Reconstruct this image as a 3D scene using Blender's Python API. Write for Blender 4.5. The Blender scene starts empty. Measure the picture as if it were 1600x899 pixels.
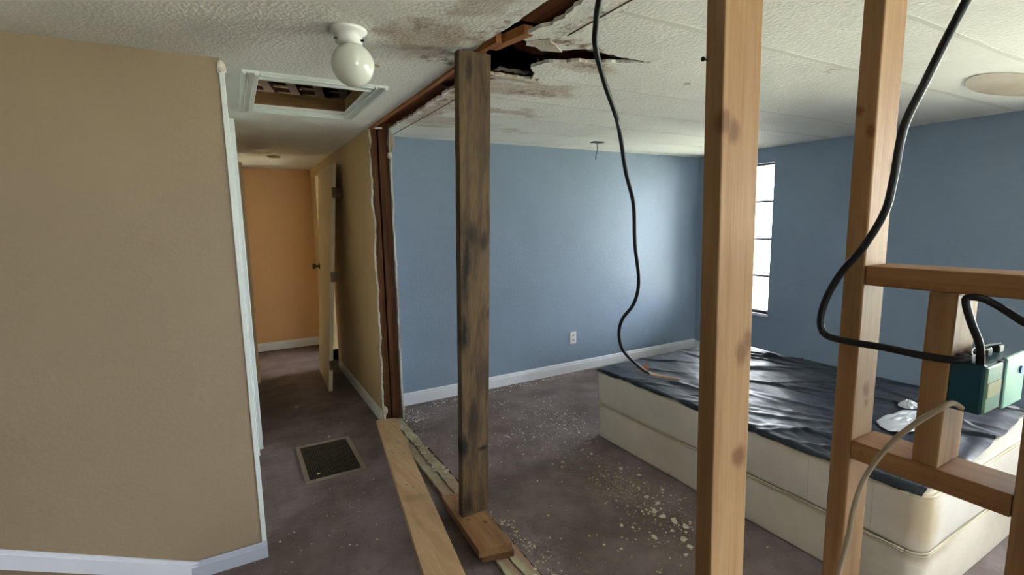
import bpy, bmesh, math, random
from mathutils import Vector, Matrix, noise
random.seed(7)
SC = bpy.context.scene
C = SC.collection
H = 2.17                      # ceiling height

# ------------------------------------------------------------------ camera
yaw, pit, rol, FPX = 0.513517, -0.132907, -0.017837, 770.2
f = Vector((math.sin(yaw)*math.cos(pit), math.cos(yaw)*math.cos(pit), math.sin(pit)))
r = Vector((math.cos(yaw), -math.sin(yaw), 0)); u = r.cross(f)
r2 = r*math.cos(rol)+u*math.sin(rol); u2 = -r*math.sin(rol)+u*math.cos(rol)
cam = bpy.data.cameras.new('camera'); cam.sensor_width = 36; cam.lens = FPX/1600*36
cam.clip_start = 0.02
co = bpy.data.objects.new('camera', cam); C.objects.link(co)
M = Matrix((r2, u2, -f)).transposed().to_4x4(); M.translation = (0, 0, 1.5)
co.matrix_world = M
SC.camera = co

# ------------------------------------------------------------------ world, lights, exposure
SC.view_settings.view_transform = 'Standard'
SC.view_settings.look = 'None'
SC.view_settings.gamma = 1
SC.view_settings.use_curve_mapping = False
SC.view_settings.exposure = 1.58
w = bpy.data.worlds.new('daylight'); SC.world = w; w.use_nodes = True
bg = w.node_tree.nodes['Background']
bg.inputs[0].default_value = (0.88, 0.94, 1.0, 1); bg.inputs[1].default_value = 9.0

def area(name, loc, aim, sx, sy, power, color=(1, 1, 1), portal=False):
    l = bpy.data.lights.new(name, 'AREA'); l.shape = 'RECTANGLE'; l.size = sx; l.size_y = sy
    l.energy = power; l.color = color
    if portal: l.cycles.is_portal = True
    o = bpy.data.objects.new(name, l); C.objects.link(o); o.location = loc
    o.rotation_euler = Vector(aim).to_track_quat('-Z', 'Y').to_euler()
    return o
sun = bpy.data.lights.new('sun', 'SUN'); sun.energy = 75; sun.angle = .02; sun.color = (1, .96, .88)
so_ = bpy.data.objects.new('sun', sun); C.objects.link(so_); so_.rotation_euler = Vector((.25, .55, -1.0)).to_track_quat('-Z', 'Y').to_euler()
# daylight portals in the window openings (they only guide the sky light)
area('window_portal', (4.78, 3.29, 1.275), (-1, 0, 0), 1.5, .62, 1, portal=True)
area('window_portal', (4.78, -.425, 1.32), (-1, 0, 0), 1.45, 2.75, 1, portal=True)
area('window_portal', (4.78, 5.325, 1.25), (-1, 0, 0), 1.7, 2.15, 1, portal=True)
area('window_portal', (1.15, -3.16, 1.5), (0, 1, 0), 1.3, 1.2, 1, portal=True)
# added fill lamp above the hallway ceiling; brightens the decking behind the hatch
area('attic_fill_light', (.22, 4.5, 2.24), (0, 0, 1), .6, 1.2, 3.5, (1, .93, .8))

# ------------------------------------------------------------------ helpers
def lin(c):
    return tuple(((v/255)/12.92 if v/255 <= .04045 else ((v/255+.055)/1.055)**2.4) for v in c)+(1,)

class NT:
    """small node-tree builder"""
    def __init__(s, name):
        s.m = bpy.data.materials.new(name); s.m.use_nodes = True
        s.t = s.m.node_tree; s.n = s.t.nodes; s.b = s.n['Principled BSDF']
        s.co = s.n.new('ShaderNodeTexCoord').outputs['Object']
    def link(s, a, b): s.t.links.new(a, b)
    def setin(s, sock, v):
        if hasattr(v, 'links'): s.link(v, sock)
        else: sock.default_value = v
    def math(s, op, a, b=0.0, c=None, clamp=False):
        n = s.n.new('ShaderNodeMath'); n.operation = op; n.use_clamp = clamp
        s.setin(n.inputs[0], a); s.setin(n.inputs[1], b)
        if c is not None: s.setin(n.inputs[2], c)
        return n.outputs[0]
    def vmath(s, op, a, b):
        n = s.n.new('ShaderNodeVectorMath'); n.operation = op
        s.setin(n.inputs[0], a); s.setin(n.inputs[1], b)
        return n.outputs['Value'] if op in ('LENGTH', 'DISTANCE', 'DOT_PRODUCT') else n.outputs[0]
    def noise(s, scale, detail=3, rough=.55, vec=None, dist=0, color=False):
        n = s.n.new('ShaderNodeTexNoise'); n.inputs['Scale'].default_value = scale
        n.inputs['Detail'].default_value = detail; n.inputs['Roughness'].default_value = rough
        n.inputs['Distortion'].default_value = dist
        s.link(vec or s.co, n.inputs['Vector'])
        return n.outputs['Color' if color else 'Fac']
    def voro(s, scale, vec=None, feature='F1'):
        n = s.n.new('ShaderNodeTexVoronoi'); n.feature = feature; n.inputs['Scale'].default_value = scale
        s.link(vec or s.co, n.inputs['Vector']); return n.outputs['Distance']
    def ramp(s, fac, stops):
        n = s.n.new('ShaderNodeValToRGB'); e = n.color_ramp.elements
        while len(e) < len(stops): e.new(.5)
        for k, (p, c) in zip(e, stops): k.position = p; k.color = c
        s.link(fac, n.inputs[0]); return n.outputs[0]
    def rng(s, v, a, b, c=0., d=1.):
        n = s.n.new('ShaderNodeMapRange'); n.interpolation_type = 'SMOOTHSTEP'
        s.link(v, n.inputs[0])
        for i, x in enumerate((a, b, c, d)): n.inputs[i+1].default_value = x
        return n.outputs[0]
    def mix(s, fac, a, b, mode='MIX'):
        n = s.n.new('ShaderNodeMix'); n.data_type = 'RGBA'; n.blend_type = mode
        s.setin(n.inputs[0], fac); s.setin(n.inputs[6], a); s.setin(n.inputs[7], b)
        return n.outputs[2]
    def scale(s, v, vec=None, rot=(0, 0, 0)):
        n = s.n.new('ShaderNodeMapping'); n.inputs['Scale'].default_value = v
        n.inputs['Rotation'].default_value = rot
        s.link(vec or s.co, n.inputs['Vector']); return n.outputs[0]
    def blobs(s, lst, wob=.12, wscale=4., soft=.45, seed=0.):
        """ mask of stains: list of (x, y, z, rx, ry, rz, strength) """
        nz = s.noise(wscale, 4, .6, color=True)
        off = s.vmath('SUBTRACT', nz, (.5, .5, .5)); off = s.vmath('MULTIPLY', off, (wob*2,)*3)
        v = s.vmath('ADD', s.co, off); out = None
        for (x, y, z, rx, ry, rz, k) in lst:
            d = s.vmath('SUBTRACT', v, (x, y, z)); d = s.vmath('DIVIDE', d, (rx, ry, rz))
            d = s.vmath('LENGTH', d, (0, 0, 0)); m = s.rng(d, 1.0, 1-soft, 0., k)
            out = m if out is None else s.math('MAXIMUM', out, m)
        return out
    def bump(s, h, strength=.3, dist=.01, prev=None):
        n = s.n.new('ShaderNodeBump'); n.inputs['Strength'].default_value = strength
        n.inputs['Distance'].default_value = dist; s.link(h, n.inputs['Height'])
        if prev is not None: s.link(prev, n.inputs['Normal'])
        return n.outputs[0]
    def out(s, col, rough=.7, normal=None, spec=.5, metal=0.):
        s.setin(s.b.inputs['Base Color'], col); s.setin(s.b.inputs['Roughness'], rough)
        s.b.inputs['Specular IOR Level'].default_value = spec; s.b.inputs['Metallic'].default_value = metal
        if normal is not None: s.link(normal, s.b.inputs['Normal'])
        return s.m

def paint(name, c, var=.06, rough=.75, bscale=60, bstr=.15, bdist=.004, spec=.3, c2=None, blobs=None, bcol=None, metal=0.):
    t = NT(name); c = lin(c)
    d = tuple(v*(1-var*2) for v in c[:3])+(1,) if c2 is None else lin(c2)
    col = t.mix(t.rng(t.noise(2.2, 4, .6), .35, .68), c, d)
    if blobs: col = t.mix(t.blobs(blobs, .05, 9), col, lin(bcol))
    nrm = t.bump(t.noise(bscale, 4, .6), bstr, bdist) if bstr else None
    return t.out(col, rough, nrm, spec, metal)

def wood(name, c, cd, axis=2, knots=(), dark=(70, 40, 18), stains=(), scol=(20, 16, 12), rough=.65, grain=1., wob=.05, var=.5):
    t = NT(name)
    sc = [26., 26., 26.]; sc[axis] = 1.3
    v = t.scale(tuple(sc)); n1 = t.noise(1.0, 4, .6, v, .6)
    sc2 = [160., 160., 160.]; sc2[axis] = 4.
    n2 = t.noise(1.0, 2, .5, t.scale(tuple(sc2)))
    col = t.mix(t.rng(n1, .36, .66), lin(c), lin(cd))
    col = t.mix(t.math('MULTIPLY', t.rng(n2, .45, .75), .35*grain), col, lin(tuple(x*.72 for x in cd)))
    col = t.mix(t.math('MULTIPLY', t.rng(t.noise(1.7, 2), .45, .75), var), col, lin(tuple(x*.85 for x in cd)))
    if knots:
        k = t.blobs([(x, y, z, rr, rr, rr*1.3, .7) for x, y, z, rr in knots], .012, 30, .7)
        col = t.mix(k, col, lin(dark))
    if stains:
        col = t.mix(t.blobs(stains, wob, 7, .8), col, lin(scol))
    return t.out(col, rough, t.bump(n2, .12, .003), .3)

def finish(o, label=None, cat=None, group=None, kind=None):
    if label: o['label'] = label
    if cat: o['category'] = cat
    if group: o['group'] = group
    if kind: o['kind'] = kind
    return o

def empty(name, loc, label, cat, group=None):
    o = bpy.data.objects.new(name, None); C.objects.link(o); o.location = loc
    o.empty_display_size = .1
    return finish(o, label, cat, group)

def worldloc(o):
    v = Vector((0, 0, 0))
    while o is not None: v += o.location; o = o.parent
    return v

def obj(name, bm, mats, parent=None, origin=None, smooth=False, autosmooth=False):
    """bm holds WORLD coordinates; they are moved to the object's own origin"""
    if origin is None:
        if parent is not None: org = None
        else: org = Vector((0, 0, 0))
    elif origin == 'base':
        xs = [v.co for v in bm.verts]
        org = Vector(((min(c.x for c in xs)+max(c.x for c in xs))/2, (min(c.y for c in xs)+max(c.y for c in xs))/2, min(c.z for c in xs)))
    else: org = Vector(origin)
    pl = worldloc(parent) if parent is not None else Vector((0, 0, 0))
    if org is None: org = pl
    for v in bm.verts: v.co -= org
    bmesh.ops.recalc_face_normals(bm, faces=bm.faces)
    me = bpy.data.meshes.new(name); bm.to_mesh(me); bm.free()
    for m in (mats if isinstance(mats, (list, tuple)) else [mats]): me.materials.append(m)
    if smooth:
        for p in me.polygons: p.use_smooth = True
    o = bpy.data.objects.new(name, me); C.objects.link(o)
    if parent is not None: o.parent = parent
    o.location = org-pl
    return o

def box(bm, x0, x1, y0, y1, z0, z1, bev=0, mat=0, seg=1):
    vs = [bm.verts.new(p) for p in ((x0, y0, z0), (x1, y0, z0), (x1, y1, z0), (x0, y1, z0), (x0, y0, z1), (x1, y0, z1), (x1, y1, z1), (x0, y1, z1))]
    fs = [bm.faces.new([vs[i] for i in q]) for q in ((3, 2, 1, 0), (4, 5, 6, 7), (0, 1, 5, 4), (1, 2, 6, 5), (2, 3, 7, 6), (3, 0, 4, 7))]
    for q in fs: q.material_index = mat
    if bev:
        es = list({e for q in fs for e in q.edges})
        r_ = bmesh.ops.bevel(bm, geom=es, offset=bev, segments=seg, affect='EDGES', profile=.5)
        for q in r_['faces']: q.material_index = mat
    return bm

def B(*a, **k):
    bm = bmesh.new(); return box(bm, *a, **k)

def hexa(bm, pts, bev=0):
    """8 corner points, bottom loop then top loop"""
    vs = [bm.verts.new(p) for p in pts]
    fs = [bm.faces.new([vs[i] for i in q]) for q in ((3, 2, 1, 0), (4, 5, 6, 7), (0, 1, 5, 4), (1, 2, 6, 5), (2, 3, 7, 6), (3, 0, 4, 7))]
    if bev: bmesh.ops.bevel(bm, geom=list({e for q in fs for e in q.edges}), offset=bev, segments=2, affect='EDGES', profile=.5)
    return bm

def catmull(pts, n=8):
    P = [Vector(p) for p in pts]; P = [P[0]*2-P[1]]+P+[P[-1]*2-P[-2]]; out = []
    for i in range(1, len(P)-2):
        a, b, c, d = P[i-1:i+3]
        for k in range(n):
            t = k/n
            out.append(.5*((2*b)+(-a+c)*t+(2*a-5*b+4*c-d)*t*t+(-a+3*b-3*c+d)*t**3))
    out.append(P[-2]); return out

def tube(bm, pts, rad, seg=10, flat=None, n=8, mat=0):
    """swept tube; flat=(w,h,up) makes an oval ribbon-like cable"""
    P = catmull(pts, n); rings = []
    up = Vector(flat[2]) if flat else Vector((.3, .2, 1))
    for i, p in enumerate(P):
        d = (P[min(i+1, len(P)-1)]-P[max(i-1, 0)]).normalized()
        a = d.cross(up)
        if a.length < 1e-3: a = d.cross(Vector((1, 0, 0)))
        a.normalize(); b = a.cross(d).normalized()
        ra, rb = (flat[0]/2, flat[1]/2) if flat else ((rad, rad) if not callable(rad) else (rad(i/(len(P)-1)),)*2)
        rings.append([bm.verts.new(p+a*ra*math.cos(2*math.pi*k/seg)+b*rb*math.sin(2*math.pi*k/seg)) for k in range(seg)])
    for q, s in zip(rings, rings[1:]):
        for k in range(seg):
            bm.faces.new((q[k], q[(k+1) % seg], s[(k+1) % seg], s[k])).material_index = mat
    bm.faces.new(rings[0]).material_index = mat; bm.faces.new(rings[-1]).material_index = mat
    return bm

def lathe(bm, prof, c, axis='z', seg=32):
    rings = []
    for rr, h in prof:
        ring = []
        for k in range(seg):
            a = 2*math.pi*k/seg; x, y = rr*math.cos(a), rr*math.sin(a)
            p = {'z': (x, y, h), 'x': (h, x, y), 'y': (x, h, y)}[axis]
            ring.append(bm.verts.new(Vector(c)+Vector(p)))
        rings.append(ring)
    for q, s in zip(rings, rings[1:]):
        for k in range(seg): bm.faces.new((q[k], q[(k+1) % seg], s[(k+1) % seg], s[k]))
    bm.faces.new(rings[0]); bm.faces.new(rings[-1]); return bm

def slab(loops, z0, z1):
    """flat slab with holes: loops of 2-D points (outer first)"""
    bm = bmesh.new(); es = []
    for lp in loops:
        vs = [bm.verts.new((x, y, z0)) for x, y in lp]
        for a, b in zip(vs, vs[1:]+vs[:1]): es.append(bm.edges.new((a, b)))
    bmesh.ops.triangle_fill(bm, use_beauty=True, use_dissolve=False, edges=es)
    g = bmesh.ops.extrude_face_region(bm, geom=list(bm.faces))
    for v in g['geom']:
        if isinstance(v, bmesh.types.BMVert): v.co.z = z1
    return bm

def rough_line(pts, step=.02, amp=.006, seed=0, freq=18, wrap=False):
    """subdivide a 2-D polyline and shake it like a torn edge"""
    out = []; P = list(pts)
    if wrap: P.append(P[0])
    for (x0, y0), (x1, y1) in zip(P, P[1:]):
        L = math.hypot(x1-x0, y1-y0); n = max(1, int(L/step))
        nx, ny = (-(y1-y0)/L, (x1-x0)/L)
        for k in range(n):
            t = k/n; x, y = x0+(x1-x0)*t, y0+(y1-y0)*t
            a = amp*(noise.noise(Vector((x*freq, y*freq, seed)))*1.6+noise.noise(Vector((x*freq*3, y*freq*3, seed+9)))*.9)
            out.append((x+nx*a, y+ny*a))
    if not wrap: out.append(P[-1])
    return out

# ------------------------------------------------------------------ materials of the shell
def ceiling_mat(name, stains, brown, dents=()):
    t = NT(name)
    col = t.mix(t.rng(t.noise(1.3, 4, .6), .35, .7), lin((228, 228, 224)), lin((216, 216, 211)))
    if brown:
        m2 = t.blobs(brown, .22, 5, .5)
        col = t.mix(t.math('MULTIPLY', m2, t.rng(t.noise(14, 4, .7), .2, .75, .4, 1.)), col, lin((150, 122, 96)))
    if stains:
        m = t.blobs(stains, .10, 9, .35); edge = t.rng(t.noise(22, 5, .7), .42, .62)
        col = t.mix(t.math('MULTIPLY', m, edge), col, lin((112, 78, 50)))
    v = t.voro(70, t.vmath('ADD', t.co, t.vmath('MULTIPLY', t.noise(20, 2, .5, color=True), (.03, .03, .03))))
    h = t.math('ADD', t.noise(55, 5, .65), t.math('MULTIPLY', v, .8))
    return t.out(col, .85, t.bump(h, .32, .007), .2)
M_ceil_l = ceiling_mat('textured_ceiling_left', [(.80, 1.98, H, .12, .10, .2, .8), (.86, 1.62, H, .05, .2, .2, .6), (.62, 1.70, H, .06, .05, .2, .6)],
                       [(.68, 1.78, H, .19, .26, .3, .75), (.74, 1.44, H, .14, .12, .3, .6)])
M_ceil_r = ceiling_mat('textured_ceiling_right', [(1.09, 2.2, H, .06, .7, .2, .8), (1.22, 1.62, H, .16, .06, .2, .9), (1.40, 1.78, H, .16, .05, .2, .7), (1.11, 1.45, H, .05, .18, .2, .7), (1.45, 2.30, H, .16, .05, .2, .6), (2.05, 1.82, H, .05, .03, .2, .7), (2.5, 1.35, H, .07, .025, .2, .55)],
                       [(1.12, 2.6, H, .12, 1.0, .3, .8), (1.45, 2.25, H, .36, .2, .3, .75), (1.42, 1.82, H, .25, .12, .3, .75), (1.45, 2.75, H, .5, .13, .3, .7), (1.3, 3.2, H, .45, .22, .3, .6), (1.9, 3.3, H, .25, .06, .3, .4)])
M_blue = paint('blue_wall_paint', (130, 148, 168), .03, .55, 45, .35, .008, .35)
M_tan = paint('tan_wall_paint', (146, 129, 105), .02, .6, 60, .25, .005, .3)
M_hall = paint('hall_wall_paint', (190, 165, 122), .03, .5, 50, .3, .006, .4)
M_orange = paint('end_wall_bounce_tint', (206, 164, 116), .02, .6, 50, .15, .004, .3)  # orange of the bounced hallway light is put into this wall colour
M_trim = paint('white_trim_paint', (214, 218, 226), .03, .4, 30, .05, .002, .4)
M_casing = paint('white_casing_paint', (205, 212, 208), .04, .35, 30, .05, .002, .45)
M_gyp = paint('torn_plaster', (205, 200, 188), .2, .9, 60, .6, .01, .1, c2=(150, 135, 115))
M_white = paint('white_gloss_paint', (215, 216, 214), .02, .35, 20, 0, 0, .5)
M_ground = paint('outdoor_grass', (156, 159, 145), .15, .95, 5, 0, 0, .1)
M_roof = paint('attic_dark_boards', (52, 38, 26), .2, .9, 20, .3, .01, .1)
M_rim = wood('rim_joist_wood', (118, 68, 34), (82, 44, 22), 1, rough=.8)
M_batten = wood('batten_wood', (158, 104, 62), (128, 80, 44), 1, rough=.7)

def floor_mat():
    t = NT('worn_subfloor')
    col = t.mix(t.rng(t.noise(3.2, 5, .6), .3, .7), lin((126, 112, 110)), lin((96, 84, 78)))
    col = t.mix(t.math('MULTIPLY', t.rng(t.noise(26, 5, .75), .5, .75), .5), col, lin((66, 54, 48)))
    dust = t.blobs([(2.0, 2.95, 0, .42, .5, .3, .55), (1.2, 3.6, 0, .3, .3, .3, .55), (1.82, 1.95, 0, .22, .5, .3, .4), (1.12, 1.75, 0, .14, .35, .3, .5), (1.65, 2.6, 0, .25, .2, .3, .4), (2.4, 3.75, 0, 1.2, .12, .3, .4)], .3, 5, .9)
    sp = t.rng(t.noise(38, 5, .8), .42, .7)
    col = t.mix(t.math('MULTIPLY', dust, sp), col, lin((165, 156, 148)))
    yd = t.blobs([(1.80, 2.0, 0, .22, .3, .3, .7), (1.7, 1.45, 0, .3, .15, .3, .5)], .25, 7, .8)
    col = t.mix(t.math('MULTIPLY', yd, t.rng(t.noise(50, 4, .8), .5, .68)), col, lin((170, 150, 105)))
    return t.out(col, .8, t.bump(t.noise(120, 3, .6), .4, .004), .25)
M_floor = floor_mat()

# ------------------------------------------------------------------ shell
def S(name, bm, m, parent=None, **k):
    o = obj(name, bm, m, parent, **k)
    if parent is None: o['kind'] = 'structure'
    return o

g = S('ground', B(-40, 40, -40, 40, -.75, -.65), M_ground)
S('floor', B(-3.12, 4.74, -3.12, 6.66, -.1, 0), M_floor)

def wall_x(x0, x1, ya, yb, z0, z1, holes):
    """wall lying along Y with rectangular openings (y0,y1,z0,z1)"""
    bm = bmesh.new(); y = ya
    for h in sorted(holes):
        box(bm, x0, x1, y, h[0], z0, z1); box(bm, x0, x1, h[0], h[1], z0, h[2]); box(bm, x0, x1, h[0], h[1], h[3], z1); y = h[1]
    box(bm, x0, x1, y, yb, z0, z1); return bm
def wall_y(y0, y1, xa, xb, z0, z1, holes):
    bm = bmesh.new(); x = xa
    for h in sorted(holes):
        box(bm, x, h[0], y0, y1, z0, z1); box(bm, h[0], h[1], y0, y1, z0, h[2]); box(bm, h[0], h[1], y0, y1, h[3], z1); x = h[1]
    box(bm, x, xb, y0, y1, z0, z1); return bm

WR = [(2.985, 3.60, .53, 2.03), (-1.8, .95, .6, 2.03), (4.25, 6.4, .4, 2.1)]
WB = [(.5, 1.8, .9, 2.1)]
S('wall_right', wall_x(4.62, 4.74, -3.12, 6.66, 0, 2.85, WR), M_blue)
S('wall_back', wall_y(-3.12, -3.0, -3.12, 4.62, 0, 2.85, WB), M_tan)
S('wall_left', B(-3.12, -3.0, -3.0, 2.38, 0, 2.85), M_tan)
S('wall_front', B(1.045, 4.62, 3.87, 3.97, 0, H), M_blue)
wh = S('wall_hallway_end', B(-.3, 4.62, 6.54, 6.66, 0, 2.85), M_orange)
wl = S('wall_corner', B(-3.12, .016, 2.38, 2.48, 0, H+.002), M_tan)
S('wall_outer', B(-3.12, -.3, 2.48, 2.60, 0, 2.85), M_tan)
S('wall_hallway_outer', B(-.42, -.3, 2.60, 6.66, 0, 2.85), M_hall)
# hallway left wall: white framed closet front, then painted wall
S('wall_hallway_left', B(-.08, .066, 3.66, 6.54, 0, H), M_hall)
dr = S('door_1', B(-.06, .012, 2.48, 3.56, 0, 2.0), M_white)
S('wall_hallway_header', B(-.08, .03, 2.48, 3.66, 2.0, H), M_casing)
# casings
def trim(n, bm, m=M_casing): return S('trim_%d' % n, bm, m)
tc = bmesh.new(); box(tc, .009, .029, 2.374, 2.392, 0.0, H-.03, .002); trim(1, tc)
tc = bmesh.new(); box(tc, .012, .050, 3.50, 3.60, 0, 2.06, .003); box(tc, .012, .074, 3.60, 3.68, 0, H-.004, .004); trim(2, tc)
tc = bmesh.new(); box(tc, .066, .135, 5.2, 5.28, 0, 2.08, .004); trim(3, tc, M_hall)
# hallway right wall (marriage wall): torn drywall over two studs
def drywall_end(x0, x1, yedge, yfar, z0, z1, seed, amp=.014):
    """sheet standing in the YZ plane with a torn near edge"""
    pts = rough_line([(yedge, z0), (yedge, z1)], .022, amp, seed, 9)
    lp = pts+[(yfar, z1), (yfar, z0)]
    bm = slab([lp], x0, x1)
    for v in bm.verts: v.co = Vector((v.co.z, v.co.x, v.co.y))
    return bm, pts
bm, pl_ = drywall_end(.893, .905, 3.60, 5.28, 0, H, 3, .024)
whr = S('wall_hallway_right', bm, M_hall)
def torn_edge(x0, x1, pts, seed):
    bm = bmesh.new(); rows = []
    for i, (y, z) in enumerate(pts):
        a = .010+.008*noise.noise(Vector((z*22, seed, 0)))+(.012 if noise.noise(Vector((z*7, seed, 4))) > .25 else 0)
        rows.append([bm.verts.new(p) for p in ((x0-.001, y-a, z), (x1+.001, y-a*.8, z), (x1+.001, y+.004, z), (x0-.001, y+.003, z))])
    for a, b in zip(rows, rows[1:]):
        for k in range(4): bm.faces.new((a[k], a[(k+1) % 4], b[(k+1) % 4], b[k]))
    bm.faces.new(rows[0]); bm.faces.new(rows[-1]); return bm
S('torn_edge', torn_edge(.893, .905, pl_, 1), M_gyp, whr)
S('wall_hallway_right_back', wall_x(.893, 1.045, 5.28, 6.54, 0, H, [(5.36, 6.16, 0, 2.06)]), M_hall)
bm, pl2 = drywall_end(1.035, 1.046, 3.59, 3.90, 0, H, 8, .010)
wbs = S('wall_partition_right', bm, M_blue)
S('torn_edge', torn_edge(1.035, 1.046, pl2, 5), M_gyp, wbs)
S('wall_partition_back', B(1.033, 1.046, 3.97, 5.28, 0, H), M_hall)
M_studold = wood('aged_stud_wood', (104, 64, 36), (78, 45, 22), 2, rough=.75)
for (a, b, lab) in ((.906, .955, 'brown aged wall stud, hallway side of the torn wall end'), (.966, 1.034, 'brown aged wall stud, blue room side of the torn wall end')):
    o = obj('wall_stud', B(a, b, 3.615, 3.70, 0.02, H+.06, .003), M_studold, origin='base'); finish(o, lab, 'stud', 'studs in the torn wall end')
# loose plaster pieces at the top of the torn wall end and the left corner
def lump(name, c, s, m, seed, label, cat, flat=(1, 1, 1), group=None):
    bm = bmesh.new(); bmesh.ops.create_icosphere(bm, subdivisions=3, radius=1)
    for v in bm.verts:
        n = 1+.35*noise.noise(v.co*1.7+Vector((seed, 0, 0)))+.15*noise.noise(v.co*5+Vector((seed, 3, 0)))
        v.co = Vector((v.co.x*flat[0], v.co.y*flat[1], v.co.z*flat[2]))*s*n+Vector(c)
    o = obj(name, bm, m, origin='base', smooth=False); return finish(o, label, cat, group)
lump('plaster_flap', (1.055, 3.61, 2.085), .05, paint('grey_plaster_paper', (150, 143, 135), .1, .9, 40, .4, .01, .1), 2, 'grey torn plaster paper flap at the top of the blue side of the wall end', 'plaster', (.55, .35, 1.25))
lump('plaster_chunk', (1.035, 3.585, 1.985), .020, M_gyp, 6, 'small white plaster chunk below the grey flap on the torn wall end', 'plaster', (.9, .6, 1.2))
lump('plaster_chunk', (.018, 2.382, 2.135), .022, M_gyp, 9, 'white crumbled plaster at the top of the left wall corner', 'plaster', (.8, .6, 1.3))
lump('plaster_chunk', (.905, 3.585, .10), .017, M_gyp, 4, 'white plaster crumb at the foot of the torn hallway wall', 'plaster', (1, .6, 2.0))

# ceilings
def rect(x0, x1, y0, y1): return [(x0, y0), (x1, y0), (x1, y1), (x0, y1)]
hatch = rect(.165, .662, 2.565, 3.22)
edgeL = rough_line([(.900, -3.0), (.900, 1.55), (.885, 1.75), (.90, 1.95), (.900, 3.60)], .03, .005, 2)
outer = [(-3.0, -3.0)]+edgeL+[(1.03, 3.62), (1.03, 6.54), (-.3, 6.54), (-.3, 2.48), (-3.0, 2.48)]
cl = S('ceiling', slab([outer, hatch], H, H+.014), M_ceil_l)
# strip beside the gap and the large torn ceiling of the blue room
e1 = rough_line([(1.04, 3.60), (1.045, 2.9), (1.03, 2.4), (1.06, 2.12), (1.10, 2.10)], .02, .014, 5)
hole_far = rough_line([(1.10, 2.11), (1.19, 2.10), (1.31, 2.09), (1.27, 2.0), (1.20, 1.93), (1.23, 1.86), (1.33, 1.78), (1.42, 1.745), (1.50, 1.71), (1.63, 1.655)], .018, .012, 7)
hole_near = rough_line([(1.63, 1.645), (1.48, 1.648), (1.38, 1.64), (1.27, 1.632), (1.19, 1.70), (1.13, 1.715), (1.05, 1.70), (1.01, 1.66), (.985, 1.62)], .018, .012, 11)
e2 = rough_line([(.985, 1.62), (1.02, 1.45), (1.00, 1.30), (1.03, .8), (1.02, -3.0)], .02, .014, 13)
cr = S('ceiling_right', slab([e1+hole_far[1:]+hole_near+e2[1:]+[(4.62, -3.0), (4.62, 3.87), (1.04, 3.87)]], H, H+.014), M_ceil_r)
S('ceiling_back_room', B(1.03, 4.62, 3.97, 6.54, H, H+.014), M_white)
S('ceiling_far', B(1.03, 4.62, 3.87, 3.97, H, H+.014), M_white)
# thin crack/joint bead running beside the gap and the panel seams
M_crack = paint('crack_line_brown', (110, 84, 62), .1, .9, 20, 0, 0, .1)  # plain brown of the crack line
M_seam = paint('seam_compound', (212, 212, 205), .02, .8, 60, .2, .004, .2)
bm = bmesh.new()
for ya, yb in ((-1.0, 1.55), (2.14, 3.84)):
    pts = [(1.128+.004*noise.noise(Vector((y*3, 0, 0))), y) for y in [ya+(yb-ya)*k/30 for k in range(31)]]
    for (xa, a), (xb, b) in zip(pts, pts[1:]): hexa(bm, [(xa-.0025, a, H-.002), (xa+.0025, a, H-.002), (xb+.0025, b, H-.002), (xb-.0025, b, H-.002), (xa-.0025, a, H+.001), (xa+.0025, a, H+.001), (xb+.0025, b, H+.001), (xb-.0025, b, H+.001)])
S('joint_bead', bm, M_crack, cr)
for y in (3.72, 3.30, 2.88, 2.46, 2.04, 1.30, .88):
    bm = bmesh.new(); x0 = 1.16 if y not in (2.04,) else 1.42
    lo = rough_line([(x0, y-.012), (4.6, y-.012)], .12, .006, y); hi = rough_line([(4.6, y+.012), (x0, y+.012)], .12, .006, y+3)
    bm = slab([lo+hi], H-.0012, H+.001); S('panel_seam', bm, M_seam, cr)
# rafters, rim joists and roof above
S('roof', B(-3.12, 4.74, -3.12, 6.66, 2.85, 2.95), M_roof)
rj = S('rim_joist', B(.875, .896, -3.0, 3.62, H+.015, H+.28), M_rim)
S('rim_joist', B(1.135, 1.16, -3.0, 1.60, H+.016, H+.28), M_rim)
S('rim_joist', B(1.055, 1.085, 2.13, 3.62, H+.016, H+.28), M_rim)
S('attic_deck', B(.80, 2.4, -3.0, 3.9, H+.30, H+.32), M_roof)
S('attic_deck', B(1.9, 1.93, 1.2, 2.5, H+.016, H+.30), M_roof)
o = obj('ridge_beam', B(.898, 1.05, 2.05, 3.62, H+.045, H+.085, .004), M_rim, origin='base'); finish(o, 'brown rim beam recessed in the ceiling gap, far half toward the hallway', 'beam')
o = obj('ridge_beam', B(.898, 1.12, -1.5, 1.58, H+.03, H+.07, .004), M_rim, origin='base'); finish(o, 'brown rim beam recessed in the ceiling gap, near half above the post', 'beam')
bm = bmesh.new()
for (xa, ya), (xb, yb) in zip([(.898, 3.58), (.896, 2.9), (.90, 2.3), (.893, 1.86)], [(.896, 2.9), (.90, 2.3), (.893, 1.86), (.91, 1.70)]):
    hexa(bm, [(xa, ya, H-.012), (xa+.022, ya, H-.012), (xb+.022, yb, H-.012), (xb, yb, H-.012), (xa, ya, H+.03), (xa+.022, ya, H+.03), (xb+.022, yb, H+.03), (xb, yb, H+.03)])
o = obj('wood_batten', bm, M_batten, origin='base'); finish(o, 'light brown batten along the hallway edge of the ceiling gap', 'batten')
o = obj('wood_batten', hexa(bmesh.new(), [(.925, 1.80, H-.004), (.965, 1.80, H-.004), (1.01, 1.60, H-.004), (.97, 1.60, H-.004), (.925, 1.80, H+.03), (.965, 1.80, H+.03), (1.01, 1.60, H+.03), (.97, 1.60, H+.03)], .002), M_batten, origin='base')
finish(o, 'short orange-brown wood block at the top of the old post', 'batten')
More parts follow.
